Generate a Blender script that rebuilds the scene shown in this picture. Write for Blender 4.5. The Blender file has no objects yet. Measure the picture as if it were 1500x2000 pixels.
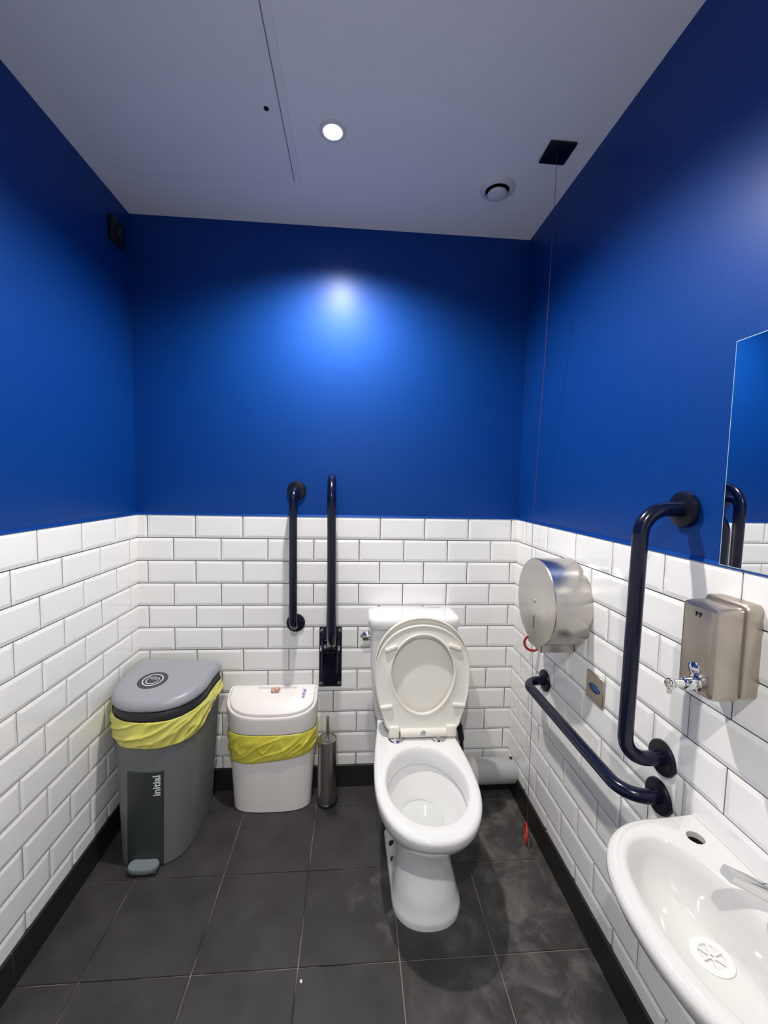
import bpy, bmesh, math, random
from mathutils import Vector, Matrix, noise
random.seed(7)
PI = math.pi
S = bpy.context.scene
COL = S.collection

# ------------------------------------------------------------------ room numbers (metres; x right, y into the back wall at 0, z up)
W = 1.7255          # room width
H = 2.5552          # ceiling height
YF = -2.68          # front wall (behind the camera)
TOP = 1.290         # top edge of the tiling
SK = 0.1065         # skirting height
PU, PR = 0.2066, 0.1025   # tile pitch along / up

# ------------------------------------------------------------------ camera
cam_d = bpy.data.cameras.new('camera')
cam = bpy.data.objects.new('camera', cam_d)
COL.objects.link(cam)
cam_d.sensor_fit = 'VERTICAL'
cam_d.sensor_height = 32.0
cam_d.lens = 807.52 / 2000.0 * 32.0
cam_d.clip_start = 0.01
right = Vector((0.99702964, -0.07440511, 0.01989406))
fwd = Vector((0.07565065, 0.99455474, -0.07167876))
up = Vector((-0.01445247, 0.07297085, 0.99722935))
cam.matrix_world = Matrix(((right.x, up.x, -fwd.x, 0.94857), (right.y, up.y, -fwd.y, -1.89138),
                           (right.z, up.z, -fwd.z, 1.45257), (0, 0, 0, 1)))
S.camera = cam

# ------------------------------------------------------------------ world, lamps, exposure
wd = bpy.data.worlds.new('world'); S.world = wd
wd.use_nodes = True
wd.node_tree.nodes['Background'].inputs[0].default_value = (0.6, 0.7, 0.9, 1)
wd.node_tree.nodes['Background'].inputs[1].default_value = 0.02
S.view_settings.view_transform = 'Standard'
S.view_settings.look = 'None'
S.view_settings.gamma = 1.0
S.view_settings.use_curve_mapping = False
S.view_settings.exposure = 0.28
S.cycles.max_bounces = 14
S.cycles.diffuse_bounces = 10
S.cycles.glossy_bounces = 6
LAMPS = [(0.869, -0.495, 94.0), (0.885, -2.15, 80.0)]    # two downlights: x, y, watts


def spot(x, y, watts):
    l = bpy.data.lights.new('downlight_beam', 'SPOT')
    l.energy = watts
    l.color = (1.0, 0.955, 0.89)
    l.spot_size = math.radians(150)
    l.spot_blend = 0.75
    l.shadow_soft_size = 0.028
    o = bpy.data.objects.new('downlight_beam', l)
    o.location = (x, y, H - 0.03)
    COL.objects.link(o)
    return o


for _a in LAMPS:
    spot(*_a)


# ------------------------------------------------------------------ materials
def mat(name, base=(0.8, 0.8, 0.8), rough=0.5, metal=0.0, coat=0.0, spec=0.5, bump=None, var=None, rvar=None, coat_rough=0.08):
    """bump=(scale, strength, detail, stretch xyz) ; var=(scale, amount) mottles the colour"""
    m = bpy.data.materials.new(name); m.use_nodes = True
    nt = m.node_tree; N = nt.nodes; L = nt.links
    b = N['Principled BSDF']
    b.inputs['Base Color'].default_value = (*base, 1)
    b.inputs['Roughness'].default_value = rough
    b.inputs['Metallic'].default_value = metal
    b.inputs['Coat Weight'].default_value = coat
    b.inputs['Coat Roughness'].default_value = coat_rough
    b.inputs['Specular IOR Level'].default_value = spec
    geo = N.new('ShaderNodeNewGeometry')
    if bump:
        mp = N.new('ShaderNodeMapping'); mp.inputs['Scale'].default_value = bump[3] if len(bump) > 3 else (1, 1, 1)
        L.new(geo.outputs['Position'], mp.inputs[0])
        nz = N.new('ShaderNodeTexNoise'); nz.inputs['Scale'].default_value = bump[0]; nz.inputs['Detail'].default_value = bump[2]
        L.new(mp.outputs[0], nz.inputs['Vector'])
        bp = N.new('ShaderNodeBump'); bp.inputs['Strength'].default_value = bump[1]; bp.inputs['Distance'].default_value = 0.002
        L.new(nz.outputs['Fac'], bp.inputs['Height']); L.new(bp.outputs[0], b.inputs['Normal'])
    if var:
        nz2 = N.new('ShaderNodeTexNoise'); nz2.inputs['Scale'].default_value = var[0]; nz2.inputs['Detail'].default_value = 4
        L.new(geo.outputs['Position'], nz2.inputs['Vector'])
        mx = N.new('ShaderNodeMix'); mx.data_type = 'RGBA'
        mx.inputs[6].default_value = (*[c * (1 - var[1]) for c in base], 1)
        mx.inputs[7].default_value = (*[min(1, c * (1 + var[1])) for c in base], 1)
        L.new(nz2.outputs['Fac'], mx.inputs[0]); L.new(mx.outputs[2], b.inputs['Base Color'])
    if rvar:
        nz3 = N.new('ShaderNodeTexNoise'); nz3.inputs['Scale'].default_value = rvar[0]; nz3.inputs['Detail'].default_value = 3
        L.new(geo.outputs['Position'], nz3.inputs['Vector'])
        mr = N.new('ShaderNodeMapRange'); mr.inputs[3].default_value = rvar[1]; mr.inputs[4].default_value = rvar[2]
        L.new(nz3.outputs['Fac'], mr.inputs[0]); L.new(mr.outputs[0], b.inputs['Roughness'])
    return m


def emit(name, col, strength):
    m = bpy.data.materials.new(name); m.use_nodes = True
    b = m.node_tree.nodes['Principled BSDF']
    b.inputs['Base Color'].default_value = (*col, 1)
    b.inputs['Emission Color'].default_value = (*col, 1)
    b.inputs['Emission Strength'].default_value = strength
    return m


def floor_material():
    m = bpy.data.materials.new('slate_tile'); m.use_nodes = True
    nt = m.node_tree; N = nt.nodes; L = nt.links
    b = N['Principled BSDF']
    geo = N.new('ShaderNodeNewGeometry')
    # fine slate mottling
    n1 = N.new('ShaderNodeTexNoise'); n1.inputs['Scale'].default_value = 9; n1.inputs['Detail'].default_value = 8
    L.new(geo.outputs['Position'], n1.inputs['Vector'])
    r1 = N.new('ShaderNodeValToRGB')
    r1.color_ramp.elements[0].position = 0.3; r1.color_ramp.elements[0].color = (0.026, 0.024, 0.024, 1)
    r1.color_ramp.elements[1].position = 0.75; r1.color_ramp.elements[1].color = (0.047, 0.045, 0.043, 1)
    L.new(n1.outputs['Fac'], r1.inputs[0])
    # pale limescale bloom, strongest on the right of the pan and around its foot
    n2 = N.new('ShaderNodeTexNoise'); n2.inputs['Scale'].default_value = 7.5; n2.inputs['Detail'].default_value = 12
    n2.inputs['Distortion'].default_value = 0.6; n2.inputs['Roughness'].default_value = 0.72
    L.new(geo.outputs['Position'], n2.inputs['Vector'])
    sep = N.new('ShaderNodeSeparateXYZ'); L.new(geo.outputs['Position'], sep.inputs[0])
    mx = N.new('ShaderNodeMapRange'); mx.interpolation_type = 'SMOOTHSTEP'
    mx.inputs[1].default_value = 0.95; mx.inputs[2].default_value = 1.45
    L.new(sep.outputs['X'], mx.inputs[0])
    r2 = N.new('ShaderNodeMapRange'); r2.interpolation_type = 'SMOOTHSTEP'
    r2.inputs[1].default_value = 0.40; r2.inputs[2].default_value = 0.74
    L.new(n2.outputs['Fac'], r2.inputs[0])
    mu = N.new('ShaderNodeMath'); mu.operation = 'MULTIPLY'; L.new(mx.outputs[0], mu.inputs[0]); L.new(r2.outputs[0], mu.inputs[1])
    # crusty marks left of the foot
    vd = N.new('ShaderNodeVectorMath'); vd.operation = 'DISTANCE'; vd.inputs[1].default_value = (1.085, -0.56, 0)
    L.new(geo.outputs['Position'], vd.inputs[0])
    m3 = N.new('ShaderNodeMapRange'); m3.interpolation_type = 'SMOOTHSTEP'
    m3.inputs[1].default_value = 0.17; m3.inputs[2].default_value = 0.02
    L.new(vd.outputs['Value'], m3.inputs[0])
    n3 = N.new('ShaderNodeTexNoise'); n3.inputs['Scale'].default_value = 16; n3.inputs['Detail'].default_value = 6
    L.new(geo.outputs['Position'], n3.inputs['Vector'])
    r3 = N.new('ShaderNodeMapRange'); r3.inputs[1].default_value = 0.52; r3.inputs[2].default_value = 0.68
    L.new(n3.outputs['Fac'], r3.inputs[0])
    mu3 = N.new('ShaderNodeMath'); mu3.operation = 'MULTIPLY'; L.new(m3.outputs[0], mu3.inputs[0]); L.new(r3.outputs[0], mu3.inputs[1])
    mxx = N.new('ShaderNodeMath'); mxx.operation = 'MAXIMUM'; L.new(mu.outputs[0], mxx.inputs[0]); L.new(mu3.outputs[0], mxx.inputs[1])
    sc = N.new('ShaderNodeMath'); sc.operation = 'MULTIPLY'; sc.inputs[1].default_value = 0.6; L.new(mxx.outputs[0], sc.inputs[0])
    mix = N.new('ShaderNodeMix'); mix.data_type = 'RGBA'
    L.new(sc.outputs[0], mix.inputs[0]); L.new(r1.outputs[0], mix.inputs[6]); mix.inputs[7].default_value = (0.20, 0.195, 0.175, 1)
    L.new(mix.outputs[2], b.inputs['Base Color'])
    b.inputs['Roughness'].default_value = 0.52
    b.inputs['Specular IOR Level'].default_value = 0.4
    mp = N.new('ShaderNodeMapping'); mp.inputs['Scale'].default_value = (1, 0.35, 1); L.new(geo.outputs['Position'], mp.inputs[0])
    n4 = N.new('ShaderNodeTexNoise'); n4.inputs['Scale'].default_value = 190; n4.inputs['Detail'].default_value = 5
    L.new(mp.outputs[0], n4.inputs['Vector'])
    bp = N.new('ShaderNodeBump'); bp.inputs['Strength'].default_value = 0.35; bp.inputs['Distance'].default_value = 0.0015
    L.new(n4.outputs['Fac'], bp.inputs['Height']); L.new(bp.outputs[0], b.inputs['Normal'])
    return m


def floor_grout_material():
    m = bpy.data.materials.new('floor_grout'); m.use_nodes = True
    nt = m.node_tree; N = nt.nodes; L = nt.links
    b = N['Principled BSDF']
    geo = N.new('ShaderNodeNewGeometry')
    n1 = N.new('ShaderNodeTexNoise'); n1.inputs['Scale'].default_value = 5; n1.inputs['Detail'].default_value = 5
    L.new(geo.outputs['Position'], n1.inputs['Vector'])
    r1 = N.new('ShaderNodeValToRGB')
    r1.color_ramp.elements[0].position = 0.45; r1.color_ramp.elements[0].color = (0.03, 0.028, 0.027, 1)
    r1.color_ramp.elements[1].position = 0.66; r1.color_ramp.elements[1].color = (0.22, 0.20, 0.175, 1)
    sep = N.new('ShaderNodeSeparateXYZ'); L.new(geo.outputs['Position'], sep.inputs[0])
    mr = N.new('ShaderNodeMapRange'); mr.inputs[1].default_value = 0.85; mr.inputs[2].default_value = 1.35; mr.inputs[4].default_value = 0.16
    L.new(sep.outputs['X'], mr.inputs[0])
    ad = N.new('ShaderNodeMath'); ad.operation = 'ADD'; L.new(n1.outputs['Fac'], ad.inputs[0]); L.new(mr.outputs[0], ad.inputs[1])
    L.new(ad.outputs[0], r1.inputs[0]); L.new(r1.outputs[0], b.inputs['Base Color'])
    b.inputs['Roughness'].default_value = 0.8
    return m


M = {
    'blue': mat('blue_wall_paint', (0.0, 0.049, 0.265), rough=0.56, metal=0.42, spec=0.15, coat=0.30, coat_rough=0.33, bump=(260, 0.10, 3)),
    'ceil': mat('ceiling_paint', (0.93, 0.92, 0.90), rough=0.9, bump=(420, 0.35, 4)),
    'tile': mat('white_glazed_tile', (0.84, 0.84, 0.825), rough=0.10, coat=0.3, bump=(24, 0.10, 2)),
    'grout': mat('dark_grey_grout', (0.045, 0.043, 0.045), rough=0.85),
    'slate': floor_material(),
    'fgrout': floor_grout_material(),
    'skirt': mat('black_skirting_tile', (0.012, 0.0115, 0.0115), rough=0.45, bump=(160, 0.12, 3), var=(20, 0.3)),
    'basin': mat('darkened_cream_basin_china', (0.66, 0.655, 0.635), rough=0.06, coat=0.6),  # slightly creamier china, also darkened to offset the strong light on the basin
    'china': mat('white_vitreous_china', (0.79, 0.79, 0.775), rough=0.06, coat=0.6),
    'seat': mat('ivory_seat_plastic', (0.74, 0.72, 0.655), rough=0.24),
    'chrome': mat('polished_chrome', (0.70, 0.70, 0.70), rough=0.11, metal=1.0),
    'steel': mat('brushed_steel', (0.57, 0.545, 0.505), rough=0.26, metal=1.0, bump=(70, 0.04, 3, (1, 1, 14)), rvar=(9, 0.20, 0.32)),
    'steelv': mat('stained_brushed_steel', (0.47, 0.42, 0.36), rough=0.32, metal=1.0, bump=(70, 0.05, 3, (1, 1, 10)), var=(11, 0.16), rvar=(8, 0.27, 0.42)),
    'steelt': mat('satin_steel_tube', (0.48, 0.46, 0.43), rough=0.27, metal=1.0, bump=(90, 0.04, 3, (8, 8, 0.6))),
    'navy': mat('navy_gloss_coating', (0.003, 0.0045, 0.021), rough=0.22, spec=0.4, coat=0.0),
    'navyd': mat('dark_navy_plastic', (0.004, 0.005, 0.014), rough=0.36, spec=0.3),
    'black': mat('black_plastic', (0.008, 0.008, 0.009), rough=0.35),
    'screw': mat('zinc_screw', (0.33, 0.32, 0.31), rough=0.38, metal=1.0),
    'bingrey': mat('mid_grey_bin_plastic', (0.135, 0.142, 0.150), rough=0.42, bump=(500, 0.08, 2)),
    'binlid': mat('light_grey_lid_plastic', (0.27, 0.285, 0.31), rough=0.36, bump=(500, 0.06, 2)),
    'bindark': mat('charcoal_rim_plastic', (0.020, 0.021, 0.025), rough=0.45),
    'binpanel': mat('dark_grey_panel_plastic', (0.030, 0.038, 0.040), rough=0.4),
    'pedal': mat('grey_pedal_rubber', (0.15, 0.18, 0.185), rough=0.5),
    'print': mat('pale_grey_print', (0.62, 0.64, 0.66), rough=0.5),
    'bprint': mat('blue_print', (0.06, 0.08, 0.50), rough=0.5),
    'liner': mat('yellow_bin_liner', (0.66, 0.60, 0.075), rough=0.24, spec=0.6, bump=(40, 0.18, 3)),
    'linerp': mat('pale_yellow_bin_liner', (0.62, 0.60, 0.13), rough=0.28, bump=(40, 0.18, 3)),
    'binwhite': mat('off_white_bin_plastic', (0.77, 0.74, 0.715), rough=0.38, bump=(500, 0.04, 2)),
    'tissue': mat('brown_tissue', (0.52, 0.34, 0.25), rough=0.8, var=(60, 0.35)),
    'pipe': mat('grey_soil_pipe_plastic', (0.36, 0.37, 0.38), rough=0.36),
    'seal': mat('pale_pipe_seal', (0.6, 0.6, 0.58), rough=0.4),
    'hose': mat('dark_braided_hose', (0.016, 0.015, 0.014), rough=0.55),
    'red': mat('red_plastic', (0.42, 0.022, 0.02), rough=0.3),
    'cord': mat('dull_red_cord', (0.11, 0.035, 0.06), rough=0.7),
    'mirror': mat('mirror_silver', (0.93, 0.94, 0.95), rough=0.0, metal=1.0),
    'glassedge': mat('mirror_glass_edge', (0.50, 0.66, 0.72), rough=0.1),
    'white': mat('white_plastic', (0.74, 0.74, 0.73), rough=0.4),
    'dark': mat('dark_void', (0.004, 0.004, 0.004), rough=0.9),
    'gapshade': mat('grey_gap_shade', (0.22, 0.22, 0.24), rough=0.9),  # shade of the access panel's edge gap, put into a flat grey
    'panel': mat('access_panel_paint', (0.905, 0.895, 0.875), rough=0.88, bump=(420, 0.35, 4)),
    'frame': mat('access_panel_frame_paint', (0.89, 0.88, 0.865), rough=0.85),
    'lens': emit('lamp_lens', (1.0, 0.93, 0.80), 40.0),
    'blueoval': mat('blue_sensor_lens', (0.012, 0.03, 0.14), rough=0.12),
    'water': mat('toilet_water', (0.62, 0.64, 0.62), rough=0.02, spec=0.6),
    'door': mat('white_door_paint', (0.78, 0.78, 0.77), rough=0.5),
    'scrap': mat('white_paper', (0.8, 0.8, 0.78), rough=0.8),
}


# ------------------------------------------------------------------ helpers
def tag(o, label=None, cat=None, group=None, kind=None):
    if label: o['label'] = label
    if cat: o['category'] = cat
    if group: o['group'] = group
    if kind: o['kind'] = kind
    return o


def thing(name, loc, label, cat, group=None):
    o = bpy.data.objects.new(name, None)
    o.empty_display_size = 0.05
    o.location = loc
    COL.objects.link(o)
    return tag(o, label, cat, group)


def root_loc(p):
    v = Vector((0, 0, 0))
    while p is not None:
        v += Vector(p.location)
        p = p.parent
    return v


def obj(name, bm, m, parent=None, smooth=True, label=None, bevel=None, origin=None, auto=40):
    """bm is in world coordinates; linked as one mesh object"""
    if origin is None:
        origin = root_loc(parent) if parent is not None else Vector((0, 0, 0))
    origin = Vector(origin)
    bmesh.ops.recalc_face_normals(bm, faces=bm.faces)
    bmesh.ops.translate(bm, verts=bm.verts, vec=-origin)
    me = bpy.data.meshes.new(name)
    bm.to_mesh(me); bm.free()
    ms = m if isinstance(m, (list, tuple)) else [m]
    for x in ms: me.materials.append(x)
    if smooth:
        me.polygons.foreach_set('use_smooth', [True] * len(me.polygons))
        me.set_sharp_from_angle(angle=math.radians(auto))
    o = bpy.data.objects.new(name, me)
    COL.objects.link(o)
    if parent is not None:
        o.parent = parent
        o.location = origin - root_loc(parent)
    else:
        o.location = origin
    if label: o['label'] = label
    if bevel:
        md = o.modifiers.new('bevel', 'BEVEL'); md.width = bevel; md.segments = 3; md.limit_method = 'ANGLE'
        md.angle_limit = math.radians(35)
    return o


def BM(): return bmesh.new()


def box(bm, x0, x1, y0, y1, z0, z1, mi=0):
    v = [bm.verts.new(c) for c in ((x0, y0, z0), (x1, y0, z0), (x1, y1, z0), (x0, y1, z0),
                                   (x0, y0, z1), (x1, y0, z1), (x1, y1, z1), (x0, y1, z1))]
    for f in ((0, 3, 2, 1), (4, 5, 6, 7), (0, 1, 5, 4), (1, 2, 6, 5), (2, 3, 7, 6), (3, 0, 4, 7)):
        bm.faces.new([v[i] for i in f]).material_index = mi
    return v


def rbox(bm, x0, x1, y0, y1, z0, z1, r=0.005, seg=2):
    t = bmesh.new(); box(t, x0, x1, y0, y1, z0, z1)
    bmesh.ops.bevel(t, geom=t.edges[:] + t.verts[:], offset=r, segments=seg, affect='EDGES', profile=0.5)
    me = bpy.data.meshes.new('tmp'); t.to_mesh(me); t.free(); bm.from_mesh(me); bpy.data.meshes.remove(me)


def loft(bm, rings, cap0=True, cap1=True, closed=True, mi=0, loop=False):
    rv = [[bm.verts.new(p) for p in r] for r in rings]
    n = len(rv[0])
    seq = list(range(len(rv) - 1))
    prs = [(rv[i], rv[i + 1]) for i in seq]
    if loop: prs.append((rv[-1], rv[0]))
    for a, b in prs:
        for i in range(n if closed else n - 1):
            j = (i + 1) % n
            try: bm.faces.new((a[i], a[j], b[j], b[i])).material_index = mi
            except ValueError: pass
    if not loop:
        if cap0: bm.faces.new(rv[0][::-1]).material_index = mi
        if cap1: bm.faces.new(rv[-1]).material_index = mi
    return rv


def circle(c, r, n, ax='Z', ph=0.0):
    out = []
    for i in range(n):
        a = 2 * PI * i / n + ph
        u, v = r * math.cos(a), r * math.sin(a)
        if ax == 'Z': out.append(Vector(c) + Vector((u, v, 0)))
        elif ax == 'X': out.append(Vector(c) + Vector((0, u, v)))
        else: out.append(Vector(c) + Vector((u, 0, v)))
    return out


def lathe(bm, base, prof, n=40, ax='Z', mi=0, cap0=True, cap1=True):
    """prof: (radius, distance along axis)"""
    d = {'X': Vector((1, 0, 0)), 'Y': Vector((0, 1, 0)), 'Z': Vector((0, 0, 1))}[ax]
    loft(bm, [circle(Vector(base) + d * h, max(r, 1e-4), n, ax) for r, h in prof], cap0, cap1, mi=mi)


def fillet(pts, r, seg=8):
    pts = [Vector(p) for p in pts]
    out = [pts[0]]
    for i in range(1, len(pts) - 1):
        a, b, c = pts[i - 1], pts[i], pts[i + 1]
        d1 = (a - b).normalized(); d2 = (c - b).normalized()
        ang = d1.angle(d2)
        if ang > PI - 0.02: out.append(b); continue
        rr = r[i - 1] if isinstance(r, (list, tuple)) else r
        t = rr / math.tan(ang / 2)
        p1, p2 = b + d1 * t, b + d2 * t
        bis = (d1 + d2).normalized()
        cen = b + bis * (rr / math.sin(ang / 2))
        e1 = (p1 - cen); e2 = (p2 - cen)
        tot = e1.angle(e2)
        axis = e1.cross(e2).normalized()
        for k in range(seg + 1):
            out.append(cen + Matrix.Rotation(tot * k / seg, 3, axis) @ e1)
    out.append(pts[-1])
    return out


def tube(bm, pts, r, n=20, mi=0, cap=True):
    pts = [Vector(p) for p in pts]
    rings = []
    t0 = (pts[1] - pts[0]).normalized()
    nrm = t0.orthogonal().normalized()
    prev = t0
    for i, p in enumerate(pts):
        if i == 0: t = t0
        elif i == len(pts) - 1: t = (pts[i] - pts[i - 1]).normalized()
        else: t = ((pts[i + 1] - pts[i]).normalized() + (pts[i] - pts[i - 1]).normalized()).normalized()
        q = prev.rotation_difference(t)
        nrm = (q @ nrm).normalized()
        prev = t
        bn = t.cross(nrm)
        rr = r[i] if isinstance(r, (list, tuple)) else r
        rings.append([p + nrm * (rr * math.cos(2 * PI * k / n)) + bn * (rr * math.sin(2 * PI * k / n)) for k in range(n)])
    loft(bm, rings, cap, cap, mi=mi)


def round_poly(pts, rad, seg=6):
    """closed 2-D polygon with rounded corners -> list of (x, y); the count depends only on seg"""
    n = len(pts); out = []
    for i in range(n):
        a, b, c = Vector(pts[i - 1]), Vector(pts[i]), Vector(pts[(i + 1) % n])
        d1 = (a - b); d2 = (c - b)
        l = min(d1.length, d2.length) * 0.49
        d1.normalize(); d2.normalize()
        ang = max(0.05, math.acos(max(-1, min(1, d1.dot(d2)))))
        r = rad[i] if isinstance(rad, (list, tuple)) else rad
        t = min(r / math.tan(ang / 2), l)
        p1, p2 = b + d1 * t, b + d2 * t
        for k in range(seg + 1):
            s = k / seg
            q = p1 * (1 - s) ** 2 + b * 2 * s * (1 - s) + p2 * s * s
            out.append((q.x, q.y))
    return out


def resample(poly, n):
    P = [Vector(p) for p in poly]
    L = [0]
    for i in range(len(P)): L.append(L[-1] + (P[(i + 1) % len(P)] - P[i]).length)
    out = []
    for k in range(n):
        d = L[-1] * k / n
        i = 0
        while L[i + 1] < d: i += 1
        f = (d - L[i]) / max(1e-9, L[i + 1] - L[i])
        out.append(P[i].lerp(P[(i + 1) % len(P)], f))
    return [(v.x, v.y) for v in out]


def inset(poly, d):
    """move each point of a closed outline inwards by d along its normal"""
    n = len(poly); P = [Vector(p) for p in poly]
    area = sum(P[i].x * P[(i + 1) % n].y - P[(i + 1) % n].x * P[i].y for i in range(n))
    sgn = 1 if area > 0 else -1
    out = []
    for i in range(n):
        t = (P[(i + 1) % n] - P[i - 1])
        if t.length < 1e-9: out.append(tuple(P[i])); continue
        t.normalize()
        nrm = Vector((-t.y, t.x)) * sgn
        q = P[i] + nrm * d
        out.append((q.x, q.y))
    return out


def mixpoly(a, b, t): return [(p[0] * (1 - t) + q[0] * t, p[1] * (1 - t) + q[1] * t) for p, q in zip(a, b)]


def lerp(a, b, t): return a + (b - a) * t


def keyed(keys, n):
    """smooth (Catmull-Rom) interpolation of tuples of numbers"""
    out = []
    m = len(keys) - 1
    for k in range(n + 1):
        u = k / n * m
        i = min(int(u), m - 1); t = u - i
        p0, p1, p2, p3 = keys[max(i - 1, 0)], keys[i], keys[i + 1], keys[min(i + 2, m)]
        out.append(tuple(0.5 * ((2 * b) + (c - a) * t + (2 * a - 5 * b + 4 * c - d) * t * t + (3 * b - a - 3 * c + d) * t ** 3)
                         for a, b, c, d in zip(p0, p1, p2, p3)))
    return out


def text_bm(body, size, depth, xf, font_shear=0.0, offset=0.0):
    cu = bpy.data.curves.new('lettering', 'FONT')
    cu.body = body; cu.size = size; cu.extrude = depth; cu.align_x = 'CENTER'; cu.align_y = 'CENTER'; cu.shear = font_shear
    cu.offset = offset
    o = bpy.data.objects.new('lettering', cu)
    COL.objects.link(o)
    dg = bpy.context.evaluated_depsgraph_get()
    me = bpy.data.meshes.new_from_object(o.evaluated_get(dg))
    bpy.data.objects.remove(o)
    bm = BM(); bm.from_mesh(me); bpy.data.meshes.remove(me)
    bm.transform(xf)
    return bm


# ------------------------------------------------------------------ the room shell
def struct(name, bm, m, label, cat, smooth=False):
    o = obj(name, bm, m, None, smooth)
    return tag(o, label, cat, None, 'structure')


T = 0.12
GR, BL = 0.002, 0.004     # grout plane and blue paint plane lie this far behind the tile edges

b = BM(); box(b, -BL - T, W + BL + T, YF - T, BL + T, -0.12, -0.004)
floor = struct('floor', b, M['fgrout'], 'dark slate tiled washroom floor', 'floor')
b = BM()
hole = []
box(b, -BL - T, W + BL + T, YF - T, BL + T, H, H + 0.12)
ceiling = struct('ceiling', b, M['ceil'], 'plain white painted ceiling', 'ceiling')


def wall(name, boxes, label):
    b = BM()
    for (a, mi) in boxes: box(b, *a, mi)
    return struct(name, b, [M['blue'], M['grout']], label, 'wall')


wall_back = wall('wall_back', [((-BL, W + BL, BL, BL + T, TOP - 0.002, H), 0), ((-BL, W + BL, GR, BL + T, -0.004, TOP - 0.002), 1)],
                 'back wall, blue above white brick tiles, behind the toilet')
wall_left = wall('wall_left', [((-BL - T, -BL, YF, BL + T, TOP - 0.002, H), 0), ((-BL - T, -GR, YF, BL + T, -0.004, TOP - 0.002), 1)],
                 'left wall, blue above white brick tiles, beside the grey bin')
wall_right = wall('wall_right', [((W + BL, W + BL + T, YF, BL + T, TOP - 0.002, H), 0), ((W + GR, W + BL + T, YF, BL + T, -0.004, TOP - 0.002), 1)],
                  'right wall, blue above white brick tiles, carrying the dispensers and basin')
DX0, DX1, DZ = 0.45, 1.38, 2.08
wall_front = wall('wall_front', [((-BL, DX0, YF - T, YF - BL, TOP, H), 0), ((DX1, W + BL, YF - T, YF - BL, TOP, H), 0),
                                 ((-BL, DX0, YF - T, YF - GR, 0, TOP), 1), ((DX1, W + BL, YF - T, YF - GR, 0, TOP), 1), ((DX0, DX1, YF - T, YF, DZ, H), 0)],
                  'blue wall with the door, behind the viewer')

# door behind the viewer
door = thing('door_1', ((DX0 + DX1) / 2, YF - 0.05, 0), 'flat white door in the wall behind the viewer', 'door')
door['kind'] = 'structure'
b = BM(); box(b, DX0 + 0.03, DX1 - 0.03, YF - 0.065, YF - 0.02, 0.006, DZ - 0.03); obj('door_leaf', b, M['door'], door, False, bevel=0.003)
b = BM()
box(b, DX0, DX0 + 0.03, YF - 0.1, YF + 0.012, 0, DZ); box(b, DX1 - 0.03, DX1, YF - 0.1, YF + 0.012, 0, DZ); box(b, DX0, DX1, YF - 0.1, YF + 0.012, DZ - 0.03, DZ)
obj('door_frame', b, M['white'], door, False, bevel=0.003)
b = BM(); tube(b, fillet([(DX0 + 0.1, YF - 0.02, 1.0), (DX0 + 0.1, YF + 0.045, 1.0), (DX0 + 0.22, YF + 0.045, 1.0)], 0.015), 0.009, 14)
lathe(b, (DX0 + 0.1, YF - 0.02, 1.0), [(0.026, 0), (0.026, 0.008), (0.02, 0.01)], 28, 'Y')
obj('door_handle', b, M['steelt'], door)

# ---- wall tiles: bevelled brick tiles, one object each, sharing mesh data
_tiles = {}


def tile_mesh(w, h, cut):
    """origin lower-left, x along the wall, y up, z out of the wall; cut = sides (L, R, B, T) sawn without bevel"""
    key = (round(w, 4), round(h, 4), cut)
    if key in _tiles: return _tiles[key]
    bw, e, f = 0.0115, 0.0, 0.0024
    l, r, bt, tp = [0.0 if c else bw for c in cut]
    bm = BM()
    def ring(a0, a1, c0, c1, z): return [(a0, c0, z), (a1, c0, z), (a1, c1, z), (a0, c1, z)]
    zl = lambda c: f
    loft(bm, [ring(0, w, 0, h, -GR - 0.0006), ring(0, w, 0, h, e)], True, False)
    # outer edge: where a side is cut the face runs straight out to it
    o = [bm.verts.new(p) for p in ring(0, w, 0, h, e)]
    i = [bm.verts.new(p) for p in ring(l, w - r, bt, h - tp, f)]
    bm.faces.new(i)
    for k in range(4):
        j = (k + 1) % 4
        bm.faces.new((o[k], o[j], i[j], i[k]))
    bmesh.ops.remove_doubles(bm, verts=bm.verts, dist=1e-5)
    bmesh.ops.recalc_face_normals(bm, faces=bm.faces)
    me = bpy.data.meshes.new('tile'); bm.to_mesh(me); bm.free()
    me.materials.append(M['tile'])
    _tiles[key] = me
    return me


def tile_wall(wallobj, mtx, u0, u1, joint_even, joint_odd, gap=0.0034):
    """u runs along the wall; mtx maps (u, up, out) to the world"""
    for row in range(12):
        zt = TOP - row * PR - (0.0 if row == 0 else gap / 2)
        zb = TOP - (row + 1) * PR + gap / 2
        cutb = False
        if zb < SK: zb = SK + 0.001; cutb = True
        j0 = joint_even if row % 2 == 0 else joint_odd
        k = math.ceil((u0 - j0) / PU + 1e-6)
        js = []
        while j0 + k * PU < u1 - 1e-6:
            js.append(j0 + k * PU); k += 1
        js = [j for j in js if j > u0 + 0.012 and j < u1 - 0.012]
        ed = [u0] + js + [u1]
        for n in range(len(ed) - 1):
            a = ed[n] + (gap / 2 if n > 0 else 0.0008)
            c = ed[n + 1] - (gap / 2 if n < len(ed) - 2 else 0.0008)
            cl = (n == 0 and (c - a) < PU - gap - 0.006)
            cr = (n == len(ed) - 2 and (c - a) < PU - gap - 0.006)
            me = tile_mesh(c - a, zt - zb, (cl, cr, cutb, False))
            o = bpy.data.objects.new('tile', me)
            COL.objects.link(o)
            o.parent = wallobj
            jig = Matrix.Rotation(random.gauss(0, 0.0016), 4, 'X') @ Matrix.Rotation(random.gauss(0, 0.0012), 4, 'Y')
            o.matrix_local = mtx @ Matrix.Translation((a, zb, random.uniform(0, 0.0004))) @ jig


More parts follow.
